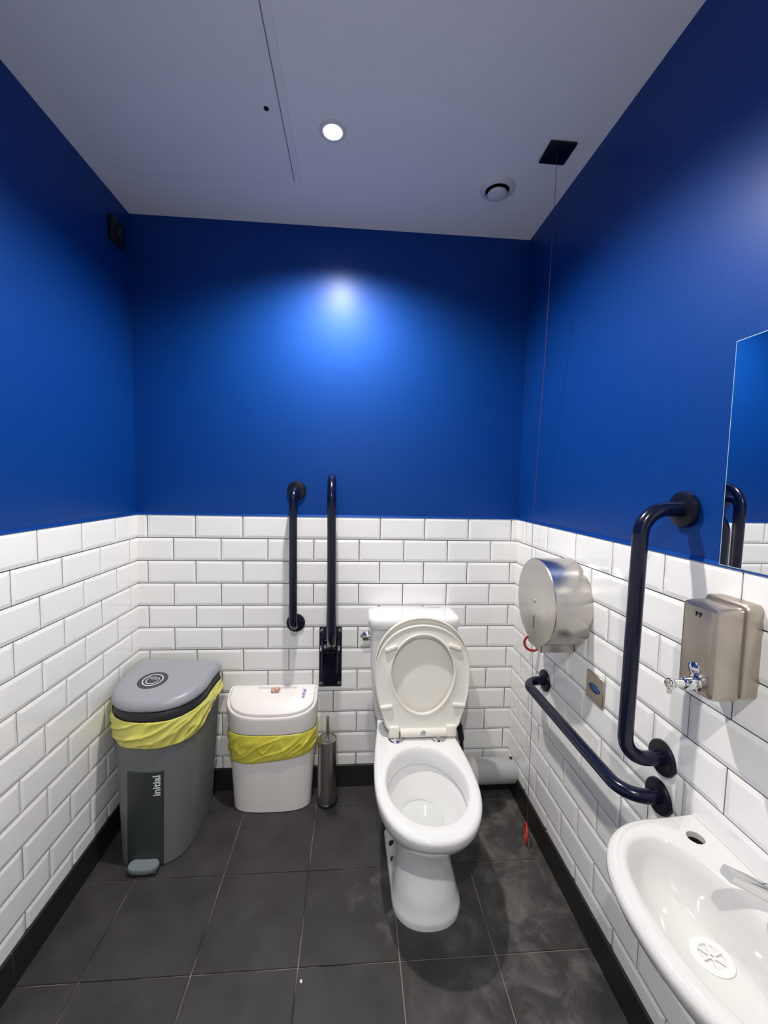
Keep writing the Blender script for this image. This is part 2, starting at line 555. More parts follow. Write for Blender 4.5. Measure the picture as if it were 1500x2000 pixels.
MB_ = Matrix(((1, 0, 0, 0), (0, 0, -1, 0), (0, 1, 0, 0), (0, 0, 0, 1)))                 # back: u=x, out=-y
ML_ = Matrix(((0, 0, 1, 0), (1, 0, 0, 0), (0, 1, 0, 0), (0, 0, 0, 1)))                  # left: u=y, out=+x
MR_ = Matrix(((0, 0, -1, W), (-1, 0, 0, 0), (0, 1, 0, 0), (0, 0, 0, 1)))                # right: u=-y, out=-x
tile_wall(wall_back, MB_, 0.0, W, 0.0440, 0.1545)
tile_wall(wall_left, ML_, YF, 0.0, -0.5782, -0.4755)
tile_wall(wall_right, MR_, 0.0, -YF, 0.1022, 0.2065)

MF_ = Matrix(((-1, 0, 0, 0), (0, 0, 1, YF), (0, 1, 0, 0), (0, 0, 0, 1)))                # front: u=-x, out=+y
tile_wall(wall_front, MF_, -W, -DX1, -1.60, -1.50)
tile_wall(wall_front, MF_, -DX0, 0.0, -0.35, -0.25)

# ---- painted sealant bead along the top of the tiles
for i, a in enumerate([(0, W, -0.003, BL, TOP, TOP + 0.009), (-BL, 0.003, YF, 0, TOP, TOP + 0.009), (W - 0.003, W + BL, YF, 0, TOP, TOP + 0.009)]):
    b = BM(); v = box(b, *a)
    for q in v:   # chamfer the bead's upper outer edge
        if q.co.z > TOP + 0.004:
            if i == 0 and q.co.y < 0: q.co.y = 0.001
            if i == 1 and q.co.x > 0: q.co.x = -0.001
            if i == 2 and q.co.x < W: q.co.x = W + 0.001
    struct('trim_%d' % (i + 1), b, M['blue'], 'thin blue sealant bead along the tile top, %s wall' % ('back', 'left', 'right')[i], 'trim')


# ---- skirting tiles
def skirting(name, label, segs):
    b = BM(); box(b, *segs[0])
    o = struct(name, b, M['fgrout'], label, 'baseboard')
    for s in segs[1:]:
        b = BM(); rbox(b, *s, 0.0012, 1)
        obj('skirting_tile', b, M['skirt'], o, False)


g = 0.0012
ys = [-0.0115, -0.115, -0.424, -0.7425, -1.055, -1.365, -1.675, -1.985, -2.295, -2.605, YF]
skirting('baseboard_left', 'black tile skirting along the left wall',
         [(-0.001, 0.0085, YF, 0, 0, SK - 0.002)] + [(-0.0005, 0.0105, ys[i + 1] + g, ys[i] - g, 0.0004, SK) for i in range(len(ys) - 1)])
skirting('baseboard_right', 'black tile skirting along the right wall',
         [(W - 0.0085, W + 0.001, YF, 0, 0, SK - 0.002)] + [(W - 0.0105, W + 0.0005, ys[i + 1] + g, ys[i] - g, 0.0004, SK) for i in range(len(ys) - 1)])
xs = [0, 0.18, 0.4945, 0.805, 1.112, 1.411, W]
skirting('baseboard_back', 'black tile skirting along the back wall behind the toilet',
         [(0.0, W, -0.0085, 0.001, 0, SK - 0.002)] + [(xs[i] + g, xs[i + 1] - g, -0.0105, 0.0005, 0.0004, SK) for i in range(len(xs) - 1)])

# ---- floor tiles
fx = [0.0, 0.181, 0.4945, 0.805, 1.112, 1.411, W]
fy = [0.0, -0.1235, -0.4325, -0.742, -1.052, -1.362, -1.672, -1.982, -2.292, -2.602, YF]
for i in range(len(fx) - 1):
    for j in range(len(fy) - 1):
        b = BM(); gg = 0.0021
        rbox(b, fx[i] + gg, fx[i + 1] - gg, fy[j + 1] + gg, fy[j] - gg, -0.012, random.uniform(-0.0004, 0.0), 0.0009, 1)
        obj('floor_tile', b, M['slate'], floor, False)


# ------------------------------------------------------------------ ceiling fittings
def downlight(x, y, label):
    t = thing('downlight', (x, y, H), label, 'light', 'ceiling downlights')
    b = BM(); lathe(b, (x, y, H), [(0.042, 0.0), (0.042, -0.004), (0.037, -0.0065), (0.029, -0.005), (0.027, 0.002)], 44, 'Z', cap0=False, cap1=False)
    obj('bezel', b, M['white'], t)
    b = BM(); lathe(b, (x, y, H - 0.003), [(0.0278, 0), (0.022, -0.0035), (0.01, -0.0055), (0.0001, -0.006)], 36, 'Z', cap1=False)
    obj('lens', b, M['lens'], t)


downlight(LAMPS[0][0], LAMPS[0][1], 'lit round downlight glowing in the ceiling near the access panel')
downlight(LAMPS[1][0], LAMPS[1][1], 'lit round downlight in the ceiling behind the viewer')

vx, vy = 1.470, -0.299
t = thing('extract_vent', (vx, vy, H), 'round white extract vent in the ceiling above the toilet', 'vent')
b = BM(); lathe(b, (vx, vy, H), [(0.064, 0), (0.063, -0.006), (0.056, -0.012), (0.046, -0.013), (0.043, -0.006), (0.043, -0.001)], 48, 'Z', cap0=False, cap1=False)
obj('vent_ring', b, M['white'], t)
b = BM(); lathe(b, (vx, vy, H), [(0.043, -0.0015), (0.0001, -0.0015)], 40, 'Z'); obj('throat', b, M['dark'], t, label='dark vent throat')
b = BM(); lathe(b, (vx, vy, H), [(0.007, -0.001), (0.007, -0.014), (0.034, -0.016), (0.036, -0.021), (0.032, -0.027), (0.018, -0.031), (0.0001, -0.032)], 44, 'Z', cap1=False)
obj('valve_disc', b, M['white'], t)

t = thing('access_panel', (0.408, -0.60, H), 'large pale square access panel set in the ceiling at the left', 'panel')
px0, px1, py0, py1 = 0.078, 0.742, -0.902, -0.234
fw = 0.024
b = BM(); box(b, px0 + fw + 0.0012, px1 - fw - 0.0030, py0 + fw + 0.0016, py1 - fw - 0.0012, H - 0.0022, H + 0.004); obj('panel_door', b, M['panel'], t, False)
b = BM(); box(b, px0 + fw - .001, px1 - fw + .001, py0 + fw - .001, py1 - fw + .001, H - 0.0004, H + 0.003); obj('shadow_gap', b, M['gapshade'], t, False, label='grey backing painted as shade in the gap around the panel door')
b = BM()
for q in ((px0, px0 + fw, py0, py1), (px1 - fw, px1, py0, py1), (px0 + fw, px1 - fw, py0, py0 + fw), (px0 + fw, px1 - fw, py1 - fw, py1)):
    box(b, *q, H - 0.0028, H + 0.004)
obj('panel_frame', b, M['frame'], t, False, bevel=0.001)
b = BM(); lathe(b, (0.6755, -0.5568, H), [(0.0075, 0.0), (0.0075, -0.0040), (0.006, -0.005), (0.0001, -0.005)], 20, 'Z'); lk = obj('lock', b, M['dark'], t, label='small black lock hole')

# emergency pull cord: ceiling plate, cord, two bangles
cx, cy = 1.607, -0.487
t = thing('emergency_pull_cord', (cx, cy, H), 'red emergency pull cord with two bangles hanging from a dark square ceiling plate', 'pull cord')
b = BM(); rbox(b, cx - 0.0445, cx + 0.0445, cy - 0.0445, cy + 0.0445, H - 0.010, H, 0.003, 2); obj('ceiling_plate', b, M['navyd'], t, label='dark navy square plate')
b = BM(); lathe(b, (cx, cy, H - 0.010), [(0.006, 0.001), (0.0055, -0.006), (0.003, -0.009)], 16, 'Z'); obj('cord_outlet', b, M['navyd'], t)
cp = [Vector((cx, cy, H - 0.015)), Vector((1.640, -0.395, 1.95)), Vector((1.690, -0.2461, 1.3006)), Vector((1.693, -0.243, 1.13)), Vector((1.690, -0.292, 0.80)),
      Vector((1.690, -0.305, 0.6975)), Vector((1.688, -0.322, 0.50)), Vector((1.683, -0.335, 0.16)), Vector((1.674, -0.352, 0.073))]
b = BM(); tube(b, cp, 0.0009, 6); obj('cord', b, M['cord'], t)


def bangle(c, R, r, tilt, nm):
    b = BM(); rings = []
    for i in range(36):
        a = 2 * PI * i / 36
        ctr = Vector((0, R * math.cos(a), R * math.sin(a)))
        rad = ctr.normalized()
        rings.append([ctr + rad * (r * math.cos(2 * PI * k / 12)) + Vector((r * math.sin(2 * PI * k / 12), 0, 0)) for k in range(12)])
    loft(b, rings, loop=True)
    b.transform(Matrix.Translation(c) @ tilt)
    obj('bangle', b, M['red'], t, label=nm)


bangle((1.690, -0.292, 0.808), 0.031, 0.0052, Matrix.Rotation(math.radians(72), 4, 'Z'), 'upper red bangle, half hidden by the toilet roll drum')
bangle((1.672, -0.354, 0.039), 0.033, 0.0050, Matrix.Rotation(math.radians(-17), 4, 'Z'), 'lower red bangle just above the floor')

# isolator switch high on the left wall
t = thing('isolator_switch', (0, -0.112, 2.37), 'black square isolator switch high on the left wall near the corner', 'switch')
b = BM(); rbox(b, -BL, 0.016, -0.157, -0.067, 2.368, 2.458, 0.003, 2); obj('switch_plate', b, M['black'], t)
b = BM(); rbox(b, 0.014, 0.021, -0.130, -0.094, 2.392, 2.434, 0.002, 2); obj('rocker', b, M['bindark'], t)


# ------------------------------------------------------------------ toilet
TX = 1.2215
tl = thing('toilet', (TX, -0.40, 0), 'white close-coupled toilet with raised seat against the back wall', 'toilet')


def pan_ring(z, yf, yc, yb, hw, hb):
    nf, nr, nb = 28, 12, 8
    out = []
    for i in range(nf + 1):
        a = PI * i / nf
        c, s = math.cos(a), math.sin(a)
        e = 2 / 2.25
        out.append((TX + hw * math.copysign(abs(c) ** e, c), yc - (yc - yf) * abs(s) ** e, z))
    for i in range(1, nr + 1):
        u = i / nr
        w = hb + (hw - hb) * (0.5 + 0.5 * math.cos(PI * u))
        out.append((TX - w, yc + (yb - yc) * u, z))
    for i in range(1, nb):
        out.append((TX - hb + 2 * hb * i / nb, yb, z))
    for i in range(nr, 0, -1):
        u = i / nr
        w = hb + (hw - hb) * (0.5 + 0.5 * math.cos(PI * u))
        out.append((TX + w, yc + (yb - yc) * u, z))
    return out


NP = len(pan_ring(0, -1, -.5, 0, .1, .1))


def bowl_ring(z, yf, yc, yb, hw):
    out = []
    nf = 28
    for i in range(NP):
        if i <= nf:
            a = PI * i / nf
            out.append((TX + hw * math.cos(a), yc - (yc - yf) * math.sin(a), z))
        else:
            a = PI * (i - nf) / (NP - nf)
            out.append((TX - hw * math.cos(a), yc + (yb - yc) * math.sin(a), z))
    return out


outer = [(0.000, -.668, -.555, -.29, .119, .124), (0.010, -.668, -.555, -.29, .1195, .124), (0.020, -.667, -.553, -.289, .118, .120), (0.030, -.662, -.548, -.287, .114, .098), (0.043, -.655, -.54, -.283, .1105, .078), (0.07, -.642, -.528, -.275, .1045, .070),
         (0.11, -.617, -.512, -.255, .0935, .066), (0.165, -.590, -.495, -.22, .0805, .062), (0.205, -.590, -.488, -.20, .0825, .068),
         (0.245, -.626, -.49, -.18, .110, .085), (0.288, -.692, -.50, -.14, .146, .106), (0.330, -.741, -.505, -.09, .1705, .126),
         (0.370, -.770, -.505, -.05, .1815, .142), (0.395, -.777, -.505, -.03, .1830, .147)]
rings = [pan_ring(*k) for k in keyed(outer, 48)]
rings += [pan_ring(0.404, -.774, -.505, -.03, .1808, .146), pan_ring(0.4085, -.767, -.505, -.03, .1755, .143), pan_ring(0.410, -.759, -.505, -.03, .169, .139)]
inner = [bowl_ring(0.410, -.727, -.53, -.322, .153), bowl_ring(0.4085, -.718, -.53, -.331, .1455), bowl_ring(0.402, -.713, -.53, -.336, .141),
         bowl_ring(0.385, -.711, -.53, -.338, .139), bowl_ring(0.345, -.709, -.53, -.340, .1375), bowl_ring(0.338, -.711, -.53, -.337, .139), bowl_ring(0.331, -.722, -.53, -.329, .148)]
bk = [(0.322, -.722, -.53, -.330, .147), (0.30, -.712, -.53, -.338, .133), (0.26, -.672, -.51, -.355, .112), (0.22, -.60, -.47, -.37, .082), (0.19, -.52, -.44, -.375, .06), (0.17, -.47, -.42, -.38, .045)]
inner += [bowl_ring(*k) for k in keyed(bk, 14)]
b = BM(); loft(b, rings + inner, True, True)
# side lug of the foot that carries the two fixing screws
pan = obj('pan', b, M['china'], tl, auto=60)
b = BM(); loft(b, [bowl_ring(0.214, -.585, -.46, -.373, .077)], True, False); obj('water', b, M['water'], tl)
for sx_, sy, sz in ((1.1215, -0.362, 0.0275), (1.1215, -0.432, 0.029)):
    b = BM()
    lathe(b, (0, 0, 0), [(0.0115, -0.009), (0.0115, 0.003), (0.0095, 0.0065), (0.0001, 0.0078)], 22, 'Z', cap1=False)
    b.transform(Matrix.Translation((sx_, sy, sz)) @ Matrix.Rotation(math.radians(-28), 4, 'Y'))
    obj('screw_cap', b, M['hose'], tl, label='dark screw cap on the foot')

# cistern
def cist(z, x0, x1, y0, y1, r):
    return [(x, y, z) for x, y in round_poly([(x0, y1), (x0, y0), (x1, y0), (x1, y1)], r, 7)]


rr = [.03, .045, .045, .03]
b = BM()
loft(b, [cist(0.412, 1.070, 1.375, -.150, -.02, rr), cist(0.416, 1.062, 1.383, -.156, -.016, rr), cist(0.50, 1.049, 1.396, -.165, -.014, rr),
         cist(0.65, 1.038, 1.407, -.173, -.012, rr), cist(0.828, 1.0315, 1.4135, -.177, -.010, rr)])
obj('cistern', b, M['china'], tl, auto=50)
rl = [.045, .05, .05, .05]
b = BM()
loft(b, [cist(0.826, 1.026, 1.419, -.183, -.007, rl), cist(0.829, 1.0235, 1.4215, -.1855, -.006, rl), cist(0.860, 1.0225, 1.4225, -.1865, -.006, rl),
         cist(0.870, 1.0245, 1.4205, -.1845, -.007, rl), cist(0.876, 1.031, 1.414, -.178, -.011, rl), cist(0.8785, 1.046, 1.399, -.163, -.02, rl)])
obj('cistern_lid', b, M['china'], tl, auto=50)
b = BM(); lathe(b, (1.0385, -.112, 0.776), [(0.024, 0.0), (0.024, -0.006), (0.0205, -0.009), (0.0205, -0.012), (0.0225, -0.014), (0.0225, -0.034), (0.019, -0.039), (0.009, -0.041), (0.008, -0.047), (0.0001, -0.048)], 28, 'X', cap1=False)
obj('flush_lever', b, M['chrome'], tl, label='chrome flush lever on the side of the cistern')

# raised seat and lid: local frame u across, v up from the hinge, n towards the viewer
AL = math.radians(6.0)
O0 = Vector((TX + 0.026, -0.252, 0.424))
VV = Vector((0, math.sin(AL), math.cos(AL))); NN = Vector((0, -math.cos(AL), math.sin(AL)))


def SP(u, v, n): return O0 + Vector((u, 0, 0)) + VV * v + NN * n


def egg(hw, v0, vc, v1, hb, rb, npt=72):
    pts = []
    for i in range(33):
        a = PI * i / 32
        c, s = math.cos(a), math.sin(a); e = 2 / 2.12
        pts.append((hw * math.copysign(abs(c) ** e, c), vc + (v1 - vc) * abs(s) ** e))
    m = 12
    for i in range(1, m + 1):
        u = i / m; y = vc + (v0 + rb - vc) * u
        pts.append((-(hb + (hw - hb) * math.sqrt(max(0, 1 - u * u * 0.97))) if False else -(hw - (hw - hb) * u ** 2.2), y))
    for i in range(1, 7):
        a = PI / 2 * i / 6
        pts.append((-hb + rb * (1 - math.cos(a)), v0 + rb * (1 - math.sin(a))))
    for i in range(6, -1, -1):
        a = PI / 2 * i / 6
        pts.append((hb - rb * (1 - math.cos(a)), v0 + rb * (1 - math.sin(a))))
    for i in range(m - 1, 0, -1):
        u = i / m; y = vc + (v0 + rb - vc) * u
        pts.append(((hw - (hw - hb) * u ** 2.2), y))
    return pts


E0 = egg(.201, .005, .265, .470, .160, .045)      # lid outline
E1 = egg(.1975, .010, .250, .443, .158, .045)     # seat outline
n_e = len(E0)
b = BM()
loft(b, [[SP(u, v, n) for u, v in inset(E0, -0.0 + d)] for d, n in
         ((.03, -.011), (.008, -.009), (.001, -.003), (0, .004), (.0012, .0165), (.004, .0185), (.0065, .0165), (.011, .006), (.03, .001), (.08, .0))])
obj('lid', b, M['seat'], tl)
HB = [( .130 * math.cos(2 * PI * i / n_e), .240 + (.158 if math.sin(2 * PI * i / n_e) > 0 else .158) * math.sin(2 * PI * i / n_e)) for i in range(n_e)]
HB = [(u * (1 - 0.10 * max(0, -(v - .243)) / .17), v) for u, v in HB]


def hole_ring(off, n): return [SP(u, v, n) for u, v in inset(HB, -off)]


def seat_ring(off, n): return [SP(u, v, n) for u, v in inset(E1, off)]


def mid_ring(t, n):
    return [SP(lerp(p[0], q[0], t), lerp(p[1], q[1], t), n) for p, q in zip(E1, HB)]


# align the hole's start angle with the outline's
b = BM()
loft(b, [seat_ring(.006, .0145), seat_ring(.001, .0185), seat_ring(0.0, .024), seat_ring(.001, .0325), seat_ring(.0045, .035), seat_ring(.008, .0328),
         mid_ring(.22, .0305), mid_ring(.5, .0295), mid_ring(.8, .0305), hole_ring(.010, .0325), hole_ring(.006, .0345), hole_ring(.002, .0335), hole_ring(.0, .028), hole_ring(.001, .019), hole_ring(.006, .0145)], loop=True)
obj('seat', b, M['seat'], tl)
for (u, v, rot) in ((-.133, .348, 35), (.133, .351, -35), (-.150, .112, 12), (.150, .114, -12)):
    b = BM()
    rbox(b, -.027, .027, -.009, .009, -.004, .011, 0.0065, 3)
    mt = Matrix((( 1, 0, 0, 0), (0, VV.y, NN.y, 0), (0, VV.z, NN.z, 0), (0, 0, 0, 1)))
    b.transform(Matrix.Translation(SP(u, v, .0315)) @ mt @ Matrix.Rotation(math.radians(rot * -1 if False else rot * 0.6), 4, 'Z'))
    obj('seat_buffer', b, M['seat'], tl)
b = BM(); tube(b, [SP(-.092, .006, .032), SP(.096, .006, .032)], 0.0175, 24); hb = obj('hinge_bar', b, M['seat'], tl)
b = BM(); c = SP(0.0, .008, .0485); lathe(b, (0, 0, 0), [(.0125, -.004), (.0125, .0015), (.0095, .0025), (.0085, .001), (.0001, .001)], 24, 'Z')
b.transform(Matrix.Translation(c) @ Matrix.Rotation(math.radians(83), 4, 'X')); obj('release_button', b, M['chrome'], tl, label='chrome release button on the hinge')
for s in (-1, 1):
    b = BM(); rbox(b, -.021, .021, -.016, .03, -.0165, .0165, .006, 3)
    b.transform(Matrix.Translation(SP(s * .118, .006, .028)) @ mt); obj('hinge_block', b, M['seat'], tl)
    b = BM(); lathe(b, (TX + 0.003 + s * .086, -.286, .410), [(.033, -.001), (.033, .003), (.029, .0065), (.013, .009), (.012, .0145), (.0001, .0145)], 36, 'Z')
    obj('hinge_mount', b, M['chrome'], tl, label='round chrome hinge mount')

# soil pipe and hose
t = thing('soil_pipe', (1.5, -.09, 0.055), 'grey plastic soil pipe running from the toilet to the right wall', 'pipe')
pz = 0.1155; py = -.0895
b = BM(); lathe(b, (1.532, py, pz), [(.0555, -.0), (.0555, W - 1.532 - 0.004)], 40, 'X', cap0=False); obj('pipe_run', b, M['pipe'], t)
b = BM(); lathe(b, (1.485, py, pz), [(.055, 0), (.0615, .004), (.0615, .022), (.0635, .026), (.0635, .041), (.0605, .045), (.060, .050), (.0565, .051)], 40, 'X', cap0=False, cap1=False); obj('pipe_collar', b, M['seal'], t, label='pale rubber pipe collar')
b = BM(); tube(b, fillet([(1.2215, -.205, .150), (1.2215, py, .135), (1.30, py, pz), (1.489, py, pz)], .03), .052, 28); obj('pan_connector', b, M['pipe'], t)
b = BM(); box(b, 1.700, 1.7105, py - 0.006, py + 0.006, pz + .054, pz + .061); obj('clip_tab', b, M['hose'], t, label='dark clip on top of the pipe')
b = BM(); tube(b, fillet([(1.355, -.095, .411), (1.40, -.10, .385), (1.448, -.10, .37), (1.462, -.098, .30), (1.475, -.075, .20), (1.476, -.004, .185)], .02), .0085, 14)
hz_ = obj('water_hose', b, M['hose'], tl, label='dark flexible water hose')
b = BM(); tube(b, [(1.452, -.1005, .345), (1.4655, -.094, .275)], .0135, 18); obj('hose_valve', b, M['hose'], hz_)


# ------------------------------------------------------------------ grab rails
def rail(name, label, parts, cat='grab rail'):
    t = thing(name, parts['loc'], label, cat, parts.get('group'))
    b = BM(); tube(b, parts['path'], parts.get('r', .0172), 24); obj('rail_tube', b, M['navy'], t)
    for (c, ax, sgn) in parts['flanges']:
        b = BM(); lathe(b, c, [(.0425, 0), (.0425, sgn * .006), (.0405, sgn * .0105), (.034, sgn * .0125), (.019, sgn * .0135), (.019, sgn * .018)], 40, ax)
        obj('wall_flange', b, M['navyd'], t)
    return t


RB = .045
x0 = 0.693
rail('grab_rail', 'short upright navy grab rail on the back wall, above the white bin',
     dict(loc=(x0, 0, 0.79), path=fillet([(x0 + .003, -.002, 1.4075), (x0 - .001, -.085, 1.408), (x0 + .001, -.085, .800), (x0 + .002, -.002, .800)], RB, 10),
          flanges=[((x0 + .003, 0, 1.4075), 'Y', -1), ((x0 + .002, 0, .800), 'Y', -1)], group='navy grab rails'))
dx = .105
rail('grab_rail', 'large upright navy grab rail on the right wall, left of the soap dispenser',
     dict(loc=(W, -.975, .785), path=fillet([(W - .002, -.979, 1.403), (W - dx, -.979, 1.403), (W - dx, -.97, .787), (W - .002, -.97, .787)], .062, 12),
          flanges=[((W, -.979, 1.403), 'X', -1), ((W, -.97, .787), 'X', -1)], group='navy grab rails'))
dx = .089
rail('grab_rail', 'horizontal navy grab rail low on the right wall, over the basin end',
     dict(loc=(W, -.66, .66), path=fillet([(W - .002, -.350, .678), (W - dx, -.350, .678), (W - dx, -.967, .6845), (W - .002, -.967, .6845)], .062, 12),
          flanges=[((W, -.350, .678), 'X', -1), ((W, -.967, .6845), 'X', -1)], group='navy grab rails'))

# fold-down hairpin rail, folded up
t = thing('fold_down_rail', (.855, 0, .49), 'navy fold-down support rail folded upright on the back wall beside the toilet', 'grab rail')
fxx = .8555
b = BM(); rbox(b, .803, .908, -.0095, 0.0, .495, .778, .004, 2)
obj('wall_plate', b, M['navyd'], t)
for sx in (.815, .896):
    for sz in (.763, .512):
        b = BM(); lathe(b, (sx, -.0085, sz), [(.0095, 0), (.0095, -.002), (.0075, -.0045), (.003, -.0052), (.003, -.0035), (.0001, -.0035)], 20, 'Y'); obj('screw', b, M['screw'], t)
b = BM()
box(b, fxx - .036, fxx - .028, -.085, -.006, .595, .728); box(b, fxx + .028, fxx + .036, -.085, -.006, .595, .728); box(b, fxx - .03, fxx + .03, -.016, -.006, .58, .72)
obj('pivot_bracket', b, M['navy'], t, False, bevel=.004)
for s in (-1, 1):
    b = BM(); lathe(b, (fxx + s * .034, -.062, .700), [(.012, 0), (.012, s * .006), (.009, s * .010), (.0001, s * .011)], 22, 'X', cap1=False); obj('pivot_bolt', b, M['chrome'], t)
b = BM(); tube(b, fillet([(fxx, -.062, .700), (.873, -.275, .815), (.8655, -.275, 1.466), (.860, -.075, 1.466), (fxx, -.070, .76), (fxx, -.062, .705)], [.08, .098, .098, .02], 18), .0172, 24)
obj('hairpin_tube', b, M['navy'], t)
b = BM(); tube(b, [(fxx - .027, -.062, .700), (fxx + .027, -.062, .700)], .0215, 20); obj('pivot_barrel', b, M['navy'], t)


# ------------------------------------------------------------------ toilet roll drum
dy, dz_, dr, dd = -.4975, 1.044, .151, .128
t = thing('toilet_roll_dispenser', (W, dy, dz_ - dr), 'round brushed steel jumbo toilet roll dispenser on the right wall', 'dispenser')
b = BM(); lathe(b, (W - .0005, dy, dz_), [(dr - .003, 0), (dr, -.002), (dr, -dd + .012)], 72, 'X'); obj('drum', b, M['steel'], t, auto=30)
b = BM(); lathe(b, (W - dd, dy, dz_), [(dr + .0012, .0125), (dr + .0012, .003), (dr - .0005, .0006), (dr - .004, 0), (0.0001, 0)], 72, 'X', cap0=False); obj('front_cover', b, M['steel'], t, auto=30)
b = BM(); lathe(b, (W - dd, dy + .006, dz_ - .001), [(.0085, .0005), (.0085, -.0015), (.0065, -.0025), (.0001, -.0025)], 24, 'X'); lo = obj('lock', b, M['chrome'], t)
b = BM(); box(b, W - dd - .0032, W - dd - .0024, dy + .0045, dy + .0075, dz_ - .0055, dz_ + .0035); obj('keyhole', b, M['dark'], lo)
b = BM(); box(b, W - dd - .0006, W - dd + .0004, dy + .001, dy + .0045, dz_ - .098, dz_ - .052); obj('level_slot', b, M['dark'], t, label='dark viewing slot')
b = BM()
y0, y1 = dy - .052, dy + .052
box(b, W - dd + .006, W - .004, y0, y0 + .002, dz_ - dr - .016, dz_ - dr + .012); box(b, W - dd + .006, W - .004, y1 - .002, y1, dz_ - dr - .016, dz_ - dr + .012)
box(b, W - dd + .006, W - dd + .008, y0, y1, dz_ - dr - .016, dz_ - dr + .012); box(b, W - .006, W - .004, y0, y1, dz_ - dr - .016, dz_ - dr + .012)
obj('paper_throat', b, M['steel'], t, False)

# flush sensor plate
t = thing('flush_sensor_plate', (W, -.681, .77), 'small square steel sensor plate with a blue oval, on the right wall tiles', 'sensor plate')
b = BM(); rbox(b, W - .0075, W + .0005, -.7265, -.6365, .771, .861, .0015, 1); obj('plate', b, M['steelv'], t)
b = BM()
loft(b, [[(W - .0078 - d, -.6815 + r * .029 * math.cos(2 * PI * i / 28), .816 + r * .0135 * math.sin(2 * PI * i / 28)) for i in range(28)] for r, d in ((1, 0), (1, .001), (.8, .0022), (.3, .003))])
obj('sensor_eye', b, M['blueoval'], t, label='dark blue oval sensor eye')

# soap dispenser
t = thing('soap_dispenser', (W, -1.136, 1.04), 'upright box shaped steel soap dispenser on the right wall', 'dispenser')
sy0, sy1, sz0, sz1 = -1.1835, -1.0885, 1.0420, 1.2305
sd = .088


def soap_ring(x, iy, iz0, iz1, r):
    return [(x, y, z) for y, z in round_poly([(sy0 + iy, sz0 + iz0), (sy1 - iy, sz0 + iz0), (sy1 - iy, sz1 - iz1), (sy0 + iy, sz1 - iz1)], r, 6)]


b = BM(); loft(b, [soap_ring(W - .0005, -.002, .006, -.004, .014), soap_ring(W - .030, -.002, .006, -.004, .014), soap_ring(W - .0335, .0, .006, -.001, .014), soap_ring(W - .0345, .003, .008, .004, .012)])
obj('back_box', b, M['steelv'], t, auto=30)
b = BM(); loft(b, [soap_ring(W - .034, .004, .0, .0045, .014), soap_ring(W - sd + .012, .004, .0, .0045, .014), soap_ring(W - sd + .003, .0065, .003, .007, .013), soap_ring(W - sd, .013, .010, .0135, .010)])
obj('tank', b, M['steelv'], t, auto=30)
b = BM(); lathe(b, (W - sd, -1.1335, 1.0900), [(.0145, .001), (.0145, -.001), (.0125, -.002), (.009, -.0045), (.0001, -.006)], 30, 'X', cap1=False); obj('level_window', b, M['chrome'], t, label='round clear level window')
b = BM()
sp = Vector((W - sd, -1.1435, 1.0665))
lathe(b, sp, [(.0165, .001), (.0165, -.004), (.012, -.006), (.012, -.027), (.0105, -.029), (.0075, -.030), (.0075, -.050), (.009, -.051), (.0105, -.054), (.0105, -.060), (.0085, -.0625), (.0001, -.063)], 30, 'X', cap1=False)
tube(b, [sp + Vector((-.056, 0, -.004)), sp + Vector((-.058, 0, -.020))], .0042, 12)
obj('push_tap', b, M['chrome'], t, label='chrome push tap')
b = BM()
for q in (-1, 1):
    c = Vector((W - sd - .0006, -1.1345 + q * .0045, 1.2035))
    b2 = [c + Vector((0, -.0018, -.0045)), c + Vector((0, .0018, -.0045)), c + Vector((0, .0018, .0045)), c + Vector((0, -.0018, .0045))]
    loft(b, [b2, [v + Vector((.001, 0, 0)) for v in b2]])
    loft(b, [circle(c + Vector((0, -.0022, .002)), .0026, 14, 'X'), circle(c + Vector((.001, -.0022, .002)), .0026, 14, 'X')])
obj('key_slots', b, M['dark'], t, False, label='pair of dark key slots')

# mirror
t = thing('wall_mirror', (W, -1.4, 1.293), 'frameless mirror on the blue right wall just above the tiles', 'mirror')
my0, my1, mz0, mz1 = -1.72, -1.0835, 1.2935, 1.7525
b = BM(); box(b, W - .0035, W + BL - .0003, my0, my1, mz0, mz1); obj('glass_edge', b, M['glassedge'], t, False)
b = BM(); box(b, W - .0040, W - .0030, my0 + .0016, my1 - .0016, mz0 + .0016, mz1 - .0016); obj('mirror_face', b, M['mirror'], t, False)

# ------------------------------------------------------------------ basin and tap
BY = -1.290
t = thing('wash_basin', (W, BY, .60), 'small white wall-hung hand basin on the right wall', 'basin')


def basin_ring(z, xf, hl, xb, hb, p=2.3):
    """D outline: front extreme xf, half length hl; flat back at xb with half length hb"""
    nf, nr, nb = 40, 6, 10
    xc = xb - 0.105
    if xc < xf + .02: xc = xf + .02
    out = []
    for i in range(nf + 1):
        a = PI * i / nf
        c, s = math.cos(a), math.sin(a); e = 2 / p
        out.append((xc - (xc - xf) * abs(s) ** e, BY + hl * math.copysign(abs(c) ** e, c), z))
    for i in range(1, nr + 1):
        u = i / nr; out.append((lerp(xc, xb, u), BY - lerp(hl, hb, u ** 0.8), z))
    for i in range(1, nb): out.append((xb, BY - hb + 2 * hb * i / nb, z))
    for i in range(nr, 0, -1):
        u = i / nr; out.append((lerp(xc, xb, u), BY + lerp(hl, hb, u ** 0.8), z))
    return out


NBR = len(basin_ring(0, 1, .1, 1.5, .1))


